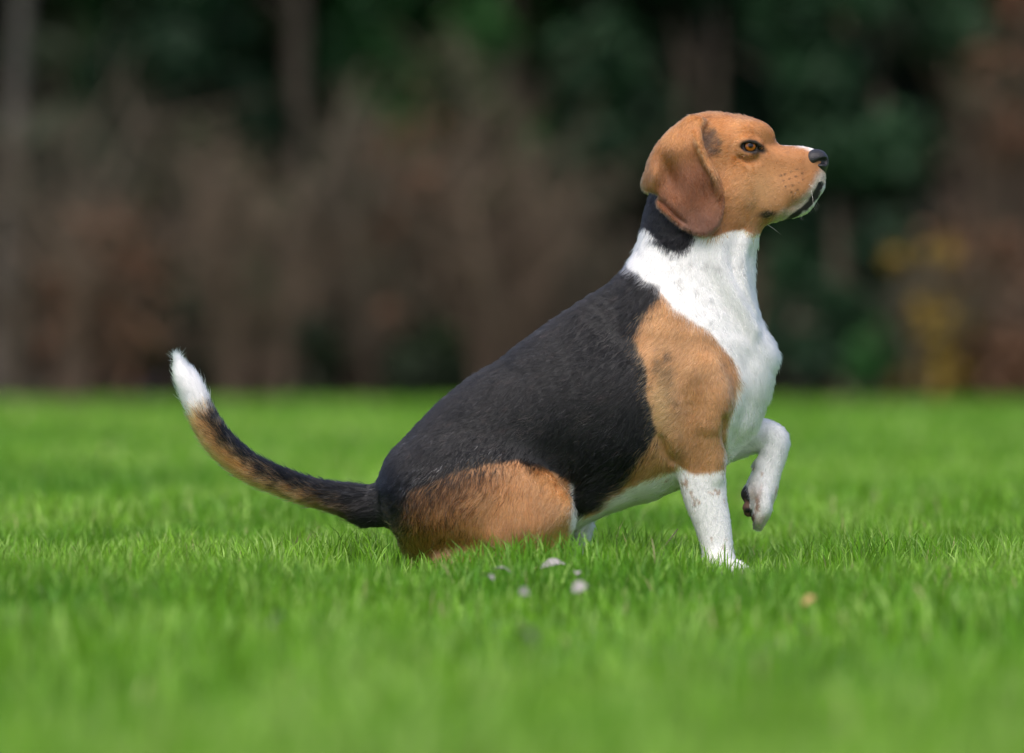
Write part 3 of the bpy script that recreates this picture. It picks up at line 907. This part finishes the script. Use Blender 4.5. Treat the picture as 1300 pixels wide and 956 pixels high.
m_grass, nt, b = new_mat('grass_blade')
a = attr_node(nt, 'tint')
b.inputs['Roughness'].default_value = .42
b.inputs['Specular IOR Level'].default_value = .32
nt.links.new(a.outputs['Color'], b.inputs['Base Color'])
tr = node(nt, 'ShaderNodeBsdfTranslucent')
hs = node(nt, 'ShaderNodeHueSaturation'); hs.inputs['Value'].default_value = 1.3; hs.inputs['Hue'].default_value = .485
nt.links.new(a.outputs['Color'], hs.inputs['Color']); nt.links.new(hs.outputs[0], tr.inputs['Color'])
ms = node(nt, 'ShaderNodeMixShader'); ms.inputs[0].default_value = .38
nt.links.new(b.outputs[0], ms.inputs[1]); nt.links.new(tr.outputs[0], ms.inputs[2])
nt.links.new(ms.outputs[0], nt.nodes['Material Output'].inputs['Surface'])

G1, G2, G3, STRAW = np.array([.20, .41, .028]), np.array([.080, .24, .014]), np.array([.32, .52, .105]), np.array([.40, .38, .17])
# lowest point of the dog over the ground, to keep blades out of its body
iv = np.searchsorted(F.g[1], 655)
foot = F.D[:, iv:, :].min(axis=1)
def blades(zones):
    X, Y, H, Wd = [], [], [], []
    for (y0, y1, hw0, hw1, dens, h, wd) in zones:
        n = int((y1 - y0) * (hw0 + hw1) * dens)
        y = y0 + (y1 - y0) * rng.random(n)
        hw = hw0 + (hw1 - hw0) * (y - y0) / (y1 - y0)
        x = (rng.random(n) * 2 - 1) * hw
        # uneven stand: denser tufts with thinner places between
        k = vnoise(x * 7 + 3, y * 7 + 90, x * 0) * .6 + vnoise(x * 2.3 + 9, y * 2.3 + 60, x * 0) * .4
        keep = rng.random(n) < np.clip(-.1 + 1.9 * k, .06, 1)
        x, y, k = x[keep], y[keep], k[keep]
        X.append(x); Y.append(y)
        H.append(h * (.15 + 1.7 * k) * rng.uniform(.55, 1.35, len(x)))
        Wd.append(wd * rng.uniform(.65, 1.3, len(x)))
    x, y, h, wd = map(np.concatenate, (X, Y, H, Wd))
    # keep out of the dog
    u, w = U0 + x * S, y * S
    iu, iw = np.clip(np.searchsorted(F.g[0], u), 0, len(F.g[0]) - 1), np.clip(np.searchsorted(F.g[2], w), 0, len(F.g[2]) - 1)
    ok = ~((foot[iu, iw] < 1) & (u > F.g[0][0]) & (u < F.g[0][-1]) & (abs(w) < 126))
    x, y, h, wd = x[ok], y[ok], h[ok], wd[ok]
    u = u[ok]
    # a taller tuft below the tail and at the right, trodden grass under the chest
    h = h * (1 - .16 * np.exp(-(((u - 640) / 150) ** 2 + ((y + .16) / .12) ** 2)) + .8 * np.exp(-(((u - 920) / 45) ** 2 + ((y + .13) / .06) ** 2)) + .4 * np.exp(-(((u - 400) / 80) ** 2 + (y / .25) ** 2)) + .3 * np.exp(-(((u - 1150) / 130) ** 2 + ((y - .35) / .5) ** 2)))
    n = len(x)
    a = rng.random(n) * 2 * np.pi
    lean = rng.uniform(.05, .6, n) ** 1.2 * h
    ta = rng.random(n) * 2 * np.pi
    lx, ly = np.cos(a) * lean, np.sin(a) * lean
    sx, sy = np.cos(ta), np.sin(ta)
    V = np.zeros((n, 7, 3), np.float32)
    for i, (t, ww) in enumerate(((0, .8), (.4, 1.0), (.75, .75))):
        b2 = t ** 1.8
        for j, sg in ((0, -.5), (1, .5)):
            V[:, i * 2 + j, 0] = x + lx * b2 + sx * wd * ww * sg
            V[:, i * 2 + j, 1] = y + ly * b2 + sy * wd * ww * sg
            V[:, i * 2 + j, 2] = h * (t - .12 * b2)
    V[:, 6, 0], V[:, 6, 1], V[:, 6, 2] = x + lx * 1.1, y + ly * 1.1, h * .86
    base = (np.arange(n) * 7)[:, None]
    q = np.concatenate([base + np.array([0, 1, 3, 2]), base + np.array([2, 3, 5, 4])])
    t = base + np.array([4, 5, 6])
    r = rng.random(n)
    pn = vnoise(x * 1.1 + 5, y * .8 + 40, x * 0 + 3)
    pn2 = vnoise(x * 4.1 + 5, y * 2.6 + 40, x * 0 + 9)
    m = np.clip(r * .55 + (pn - .5) * .8 + (pn2 - .5) * .8 + .24, 0, 1)[:, None]
    c = G2 * (1 - m) + G1 * m
    m = (rng.random(n) < .12 + .3 * sstep(.45, .75, pn2 * .5 + pn * .5))[:, None]
    c = np.where(m, G3, c)  # pale blades mixed in, their colour standing in for highlights
    m = (rng.random(n) < .014)[:, None]
    c = np.where(m, STRAW, c)
    c = c * rng.uniform(.6, 1.3, n)[:, None]
    o = mesh_obj('grass', V.reshape(-1, 3), [q, t], m_grass)
    set_color(o.data, 'tint', np.repeat(c, 7, axis=0))
    return prop(o, kind='stuff')
blades([(-4.2, -1.2, .9, 1.3, 6500, .040, .0034), (-1.2, 1.5, 1.3, 1.5, 17000, .042, .0020), (1.5, 6, 2.0, 3.5, 3800, .046, .0038),
        (6, 16, 3.5, 7, 950, .045, .0075), (16, EDGE_Y + .3, 7, 13, 190, .042, .016)])

# ------------------------------------------------------------------ small things lying in the grass
m_pale = simple_mat('bleached_leaf', (.30, .285, .27), .8, .3, 120, .3)
m_tan = simple_mat('tan_leaf', (.42, .27, .11), .8, .3, 120, .3)
m_twig = simple_mat('twig_bark', (.16, .13, .10), .85, .4, 150, .35)
m_twigd = simple_mat('dark_twig_bark', (.05, .04, .035), .85, .4, 150, .35)
def at(u, v, z=0.0):
    """ground point (at height z) that the camera sees at u, v"""
    dist = (CAM_H - z) * 7280 / (v - 463)
    return Vector(((u - 650) / 7280 * dist, dist - CAM_D, z))
def leaf(u, v, L, Wd, mat, label, z=.033, tilt=.5):
    L, Wd = L * 1.05, Wd * 1.05
    n = 7
    vs, fs = [], []
    for i in range(n):
        t = i / (n - 1)
        hw = Wd * .5 * math.sin(math.pi * min(1, t * .93 + .04)) ** .8
        for j in (-1, 0, 1):
            for lay in (0, 1):
                vs.append(((t - .5) * L, j * hw, .18 * L * math.sin(t * 2.6) + .35 * hw * abs(j) + lay * .0006))
    def id_(i, j, l): return (i * 3 + j) * 2 + l
    for i in range(n - 1):
        for j in (0, 1):
            fs.append((id_(i, j, 1), id_(i + 1, j, 1), id_(i + 1, j + 1, 1), id_(i, j + 1, 1)))
            fs.append((id_(i, j, 0), id_(i, j + 1, 0), id_(i + 1, j + 1, 0), id_(i + 1, j, 0)))
    o = mesh_obj('fallen_leaf', vs, np.array(fs), mat)
    o.location = at(u, v, z)
    o.rotation_euler = (random.uniform(-tilt, tilt) + .5, random.uniform(-tilt, tilt), random.uniform(0, 6.28))
    prop(o, label, 'leaf', 'fallen leaves lying in the grass')
leaf(619, 735, .016, .011, m_pale, 'small pale leaf in the grass, leftmost of the pale bits below the haunch')
leaf(637, 726, .018, .010, m_pale, 'pale leaf scrap in the grass just right of the leftmost bit below the haunch')
leaf(702, 721, .030, .014, m_pale, 'largest pale leaf in the grass, below the bent knee of the dog')
leaf(732, 729, .011, .008, m_pale, 'tiny pale leaf scrap in the grass right beside the largest pale leaf')
leaf(736, 748, .015, .013, m_pale, 'round pale leaf in the grass a little nearer than the largest pale leaf')
leaf(664, 753, .012, .009, m_pale, 'faint pale leaf scrap in the grass below the middle of the haunch')
leaf(668, 811, .017, .014, m_pale, 'blurred whitish leaf in the near grass at the middle of the foreground')
leaf(355, 789, .024, .012, m_pale, 'blurred whitish leaf in the near grass at the left, below the tail')
leaf(1028, 766, .026, .008, m_tan, 'tan dead leaf in the grass at the right, in front of the lifted paw')
def twig(pts, r, mat, label):
    pts = smooth_poly(np.array(pts), 4)
    n = 6
    vs, fs = [], []
    for i, p in enumerate(pts):
        rr = r * (1 - .6 * i / len(pts))
        for j in range(n):
            a = 2 * math.pi * j / n
            vs.append((p[0], p[1] + rr * math.cos(a), p[2] + rr * math.sin(a)))
    for i in range(len(pts) - 1):
        for j in range(n):
            fs.append((i * n + j, i * n + (j + 1) % n, (i + 1) * n + (j + 1) % n, (i + 1) * n + j))
    o = mesh_obj('twig', vs, np.array(fs), mat)
    prop(o, label, 'twig')
p0, p1, p2 = at(808, 714, .026), at(836, 701, .034), at(858, 676, .055)
p2.y = p1.y + .01; p2.z = .062
twig([p0, p1, p2], .0022, m_twig, 'thin grey-brown twig sticking up in the grass under the belly of the dog')
p0, p1, p2 = at(1262, 645, .02), at(1283, 632, .05), at(1300, 622, .06)
p1.y = p2.y = p0.y; p1.z, p2.z = .035, .05
twig([p0, p1, p2, p2 + Vector((.03, 0, .01))], .002, m_twigd, 'thin dark twig in the grass at the right edge')
p0, p1 = at(868, 706, .02), at(878, 700, .03)
leaf(876, 702, .016, .007, m_twigd, 'dark shrivelled leaf scrap in the grass beside the standing forefoot')
leaf(408, 684, .022, .009, m_twigd, 'dark shrivelled leaf in the tall tuft of grass under the tail')

# ------------------------------------------------------------------ the wood behind the lawn
def leaf_mat(name, c1, c2):
    m, nt, b = new_mat(name)
    a = attr_node(nt, 'tint')
    rp = node(nt, 'ShaderNodeMix', data_type='RGBA')
    rp.inputs[6].default_value, rp.inputs[7].default_value = (*c1, 1), (*c2, 1)
    sp = node(nt, 'ShaderNodeSeparateColor')
    nt.links.new(a.outputs['Color'], sp.inputs[0]); nt.links.new(sp.outputs[0], rp.inputs[0])
    nt.links.new(rp.outputs[2], b.inputs['Base Color'])
    b.inputs['Roughness'].default_value = .55
    b.inputs['Specular IOR Level'].default_value = .25
    return m
m_ever = leaf_mat('evergreen_leaf', (.006, .030, .007), (.020, .095, .016))
m_ever2 = leaf_mat('dark_evergreen_leaf', (.006, .022, .008), (.014, .054, .017))
m_olive = leaf_mat('olive_leaf', (.035, .045, .018), (.07, .08, .035))
m_yellow = leaf_mat('yellow_leaf', (.16, .105, .015), (.30, .20, .03))
m_copper = leaf_mat('copper_leaf', (.08, .036, .018), (.13, .065, .032))
m_wood = leaf_mat('far_wood_leaf', (.008, .018, .007), (.020, .036, .013))
m_bark = simple_mat('grey_bark', (.12, .105, .085), .9, .5, 12, .35)
m_stem = simple_mat('brown_stem', (.098, .068, .044), .9, .3, 15, .35)
m_stem2 = simple_mat('grey_brown_stem', (.088, .071, .048), .9, .3, 15, .35)

def cloud(name, centres, radii, n, size, mat, parent, squash=1.0):
    """leaf faces spread through a set of clumps"""
    centres, radii = np.asarray(centres, float), np.asarray(radii, float)
    pr = radii ** 2
    k = rng.choice(len(centres), n, p=pr / pr.sum())
    d = rng.normal(0, 1, (n, 3)); d /= np.linalg.norm(d, axis=1, keepdims=True)
    r = radii[k] * rng.random(n) ** .45
    c = centres[k] + d * r[:, None] * np.array([1, 1, squash])
    nn = d + rng.normal(0, .6, (n, 3)) + np.array([0, 0, .4])
    nn /= np.linalg.norm(nn, axis=1, keepdims=True)
    a = np.cross(nn, rng.normal(0, 1, (n, 3))); a /= np.linalg.norm(a, axis=1, keepdims=True)
    b_ = np.cross(nn, a)
    s_ = size * rng.uniform(.6, 1.4, n)[:, None]
    V = np.stack([c - a * s_, c - b_ * s_ * .45 + nn * s_ * .1, c + a * s_, c + b_ * s_ * .45 + nn * s_ * .1], 1)
    V[..., 2] = np.maximum(V[..., 2], .02)
    o = mesh_obj(name, V.reshape(-1, 3), np.arange(n * 4).reshape(n, 4), mat, parent, False)
    tone = np.clip(rng.random(len(centres))[k] * .7 + rng.random(n) * .4 - .05, 0, 1)
    set_color(o.data, 'tint', np.repeat(np.stack([tone] * 3, 1), 4, axis=0))
    o['kind'] = 'stuff'
    return o

def tubes(name, lines, mat, parent, n=5, stuff=True):
    vs, fs, off = [], [], 0
    ang = np.arange(n) * 2 * np.pi / n
    for pts, r0, r1 in lines:
        pts = np.asarray(pts, float)
        m = len(pts)
        tg = np.gradient(pts, axis=0); tg /= np.linalg.norm(tg, axis=1, keepdims=True) + 1e-9
        e1 = np.cross(tg, np.array([.13, .97, .2])); e1 /= np.linalg.norm(e1, axis=1, keepdims=True) + 1e-9
        e2 = np.cross(tg, e1)
        rr = np.linspace(r0, r1, m)[:, None, None]
        vs.append((pts[:, None, :] + rr * (e1[:, None, :] * np.cos(ang)[None, :, None] + e2[:, None, :] * np.sin(ang)[None, :, None])).reshape(-1, 3))
        i, j = np.meshgrid(np.arange(m - 1), np.arange(n), indexing='ij')
        i, j = i.ravel(), j.ravel()
        fs.append(off + np.stack([i * n + j, i * n + (j + 1) % n, (i + 1) * n + (j + 1) % n, (i + 1) * n + j], 1))
        off += m * n
    o = mesh_obj(name, np.concatenate(vs), np.concatenate(fs), mat, parent)
    if stuff:
        o['kind'] = 'stuff'
    return o

def spot(u, Y):
    Y = Y - 13.5
    return (u - 650) / 7280 * (CAM_D + Y), Y
def height(v, Y):
    Y = Y - 13.5
    return CAM_H - (v - 463) / 7280 * (CAM_D + Y)

def stems_lines(x0, y0, width, h, n, twigs, r=.016):
    out = []
    for i in range(n):
        thick = 2.2 if random.random() < .3 else 1
        b0 = np.array([random.uniform(-.25, .25) * width, random.uniform(-.35, .35), 0])
        top = np.array([b0[0] + random.gauss(0, .27) * width, b0[1] + random.gauss(0, .35), h * random.uniform(.55, 1.05)])
        mid = (b0 + top) / 2 + np.array([random.gauss(0, .12), random.gauss(0, .12), .1 * h])
        pts = smooth_poly(np.array([b0, mid, top]), 3)
        rr = r * random.uniform(.6, 1.5) * thick
        out.append((pts, rr, rr * .3))
        for k in range(twigs):
            t = random.randint(1, len(pts) - 2)
            p = pts[t]
            d = np.array([random.gauss(0, .5), random.gauss(0, .5), random.uniform(.2, 1)])
            L = random.uniform(.25, .8) * min(1, h / 2.2)
            out.append(([p, p + d * L * .5, p + d * L + np.array([random.gauss(0, .08), 0, random.uniform(-.05, .1)])], rr * .5, rr * .18))
    return out

def evergreen_shrub(u, wpx, vtop, Y, n, mat, label, size=.085, vbot=500):
    x, y = spot(u, Y)
    sc = (CAM_D + Y - 13.5) / 7280
    wd, h = wpx * sc, height(vtop, Y)
    t = prop(empty('evergreen_shrub', (x, y, 0)), label, 'shrub', 'evergreen shrubs behind the lawn')
    C_, R_ = [], []
    m = max(8, int(10 * wd * h / 3))
    for i in range(m):
        zz = random.uniform(.08, 1) ** .8
        half = wd * .5 * (1 - .55 * max(0, zz - .35) ** 1.3)
        C_.append((random.uniform(-1, 1) * half * .8, random.uniform(-.5, .5) * min(wd, 2.0), h * zz * .9))
        R_.append(random.uniform(.16, .34) * min(wd, 1.6) * (1.1 - .4 * zz))
    cloud('foliage', C_, R_, n, size, mat, t)
    tubes('stems', stems_lines(0, 0, wd * .5, h * .8, 7, 2, .03), m_stem2, t)
    return t

def bare_shrub(u, wpx, vtop, Y, n, twigs, mat, label, leaves=None):
    n = int(n * .68)
    x, y = spot(u, Y)
    sc = (CAM_D + Y - 13.5) / 7280
    wd, h = wpx * sc, height(vtop, Y)
    t = prop(empty('bare_shrub', (x, y, 0)), label, 'shrub', 'bare brown shrubs behind the lawn')
    tubes('stems', stems_lines(0, 0, wd, h, n, twigs), mat, t)
    if leaves:
        m_, cnt = leaves
        C_ = [(random.gauss(0, .25) * wd, random.gauss(0, .25), h * random.uniform(.15, .95)) for _ in range(14)]
        cloud('leaves', C_, [random.uniform(.15, .4) * min(1.2, wd) for _ in C_], cnt, .06, m_, t)
    return t

def tree(u, dpx, Y, lean, label, mat, crown_mat, ht=9.0, u_top=None, limbs=9, crown=9000):
    x, y = spot(u, Y)
    r = dpx * (CAM_D + Y - 13.5) / 7280 / 2
    t = prop(empty('tree', (x, y, 0)), label, 'tree', 'trees at the edge of the wood')
    pts = smooth_poly(np.array([(0, 0, -.05), (lean * .25, 0, ht * .2), (lean * .55, .1, ht * .45), (lean, .2, ht * .8)]), 4)
    tubes('trunk', [(np.vstack([pts[:1] , pts]), r * 1.25, r * .45)], mat, t, 10, False)
    lines, C_, R_ = [], [], []
    for i in range(limbs):
        p = pts[random.randint(len(pts) // 2, len(pts) - 1)]
        a = random.uniform(0, 6.28)
        e = p + np.array([math.cos(a) * random.uniform(.8, 2.2), math.sin(a) * random.uniform(.6, 1.6), random.uniform(.3, 1.8)])
        lines.append(([p, (p + e) / 2 + np.array([0, 0, .15]), e], r * .35, r * .1))
        C_ += [e, (p + e) / 2 + np.array([0, 0, .3])]
        R_ += [random.uniform(.5, 1.0), random.uniform(.4, .7)]
    tubes('limbs', lines, mat, t, 6)
    cloud('crown', C_, R_, crown, .11, crown_mat, t)

m_mid = m_ever
# far mass that closes the view
C_, R_ = [], []
for i in range(900):
    C_.append((random.uniform(-27, 27), random.uniform(41, 44.5), random.uniform(.2, 9)))
    R_.append(random.uniform(.9, 1.7))
o = cloud('far_wood', C_, R_, 170000, .30, m_wood, None)

# evergreens, from left to right
evergreen_shrub(255, 300, -190, 49.5, 9000, m_ever2, 'tall dark evergreen behind the tail tip, left of the tree trunk')
evergreen_shrub(475, 260, -230, 50.5, 9000, m_ever, 'tall green evergreen right of the tree trunk, upper left of the back of the dog')
evergreen_shrub(660, 260, -230, 51.0, 9000, m_ever, 'tall green evergreen at the top centre, just left of the head of the dog')
evergreen_shrub(860, 280, -190, 50.0, 9000, m_ever2, 'dark evergreen directly behind the head of the dog')
evergreen_shrub(1075, 240, -210, 47.5, 11000, m_ever2, 'tall deep green evergreen right of the nose of the dog, reaching to the ground')
evergreen_shrub(1030, 120, 310, 45.6, 3600, m_ever2, 'low dark green bush at the lawn edge, right of the chest of the dog')
evergreen_shrub(560, 110, 415, 45.9, 2200, m_wood, 'low dark bush at the lawn edge, just above the rump of the dog')
evergreen_shrub(385, 130, 420, 45.9, 2200, m_wood, 'low dark bush at the lawn edge between the tail tip and the rump')
evergreen_shrub(225, 120, 290, 46.6, 3600, m_ever2, 'dark green bush of middle height behind the tail tip')
evergreen_shrub(1130, 110, 390, 45.5, 2600, m_ever, 'low green bush at the lawn edge left of the yellow shrub')
# bare and brown shrubs
bare_shrub(60, 260, 90, 46.0, 44, 10, m_stem2, 'wide bare twiggy shrub at the left edge, in front of the grey trunk')
bare_shrub(130, 170, 270, 45.3, 30, 8, m_stem, 'low reddish-brown bare shrub at the left, left of the tail tip', (m_copper, 450))
bare_shrub(320, 170, 200, 45.2, 34, 8, m_stem, 'low brown bare shrub between the tail tip and the tree trunk')
bare_shrub(500, 150, 150, 46.2, 34, 8, m_stem2, 'tall brown bare shrub above the rump of the dog', (m_copper, 350))
bare_shrub(640, 190, 185, 45.8, 52, 9, m_stem, 'dense brown bare shrub behind the back of the dog')
bare_shrub(745, 150, 215, 46.4, 34, 8, m_stem2, 'grey-brown bare shrub behind the neck of the dog')
bare_shrub(430, 150, 140, 46.5, 40, 8, m_stem2, 'grey-brown bare shrub right of the tree trunk')
bare_shrub(1275, 170, -60, 46.5, 26, 8, m_stem, 'tall reddish-brown bare shrub at the right edge', (m_copper, 600))
evergreen_shrub(1245, 200, -160, 48.5, 7000, m_ever2, 'dark evergreen at the right edge, behind the tall reddish-brown shrub')
bare_shrub(1250, 160, 300, 45.3, 26, 7, m_stem, 'low rust-brown shrub at the right edge of the lawn', (m_copper, 900))
bare_shrub(1178, 105, 310, 45.1, 20, 6, m_stem2, 'small shrub with yellow autumn leaves at the right', (m_yellow, 480))
bare_shrub(900, 160, 330, 45.8, 30, 8, m_stem, 'brown bare shrub hidden mostly behind the chest of the dog')
bare_shrub(245, 110, 160, 46.8, 26, 9, m_stem2, 'thin olive-leaved shrub left of the tree trunk', (m_olive, 900))
bare_shrub(590, 120, 60, 47.0, 26, 9, m_stem2, 'thin olive-leaved shrub at the top centre', (m_olive, 700))
# trees
tree(-4, 26, 47.6, .5, 'grey-barked tree at the far left edge of the picture', m_bark, m_olive, 10)
tree(372, 34, 49.6, .05, 'grey-brown tree trunk standing between the tail and the back of the dog', m_stem2, m_ever, 9)
tree(795, 20, 51.0, -.2, 'dim thin tree behind the neck of the dog', m_stem2, m_ever2, 9)
tree(1200, 34, 49.5, .2, 'dim brown tree trunk right of the tall evergreen', m_stem, m_ever2, 10)
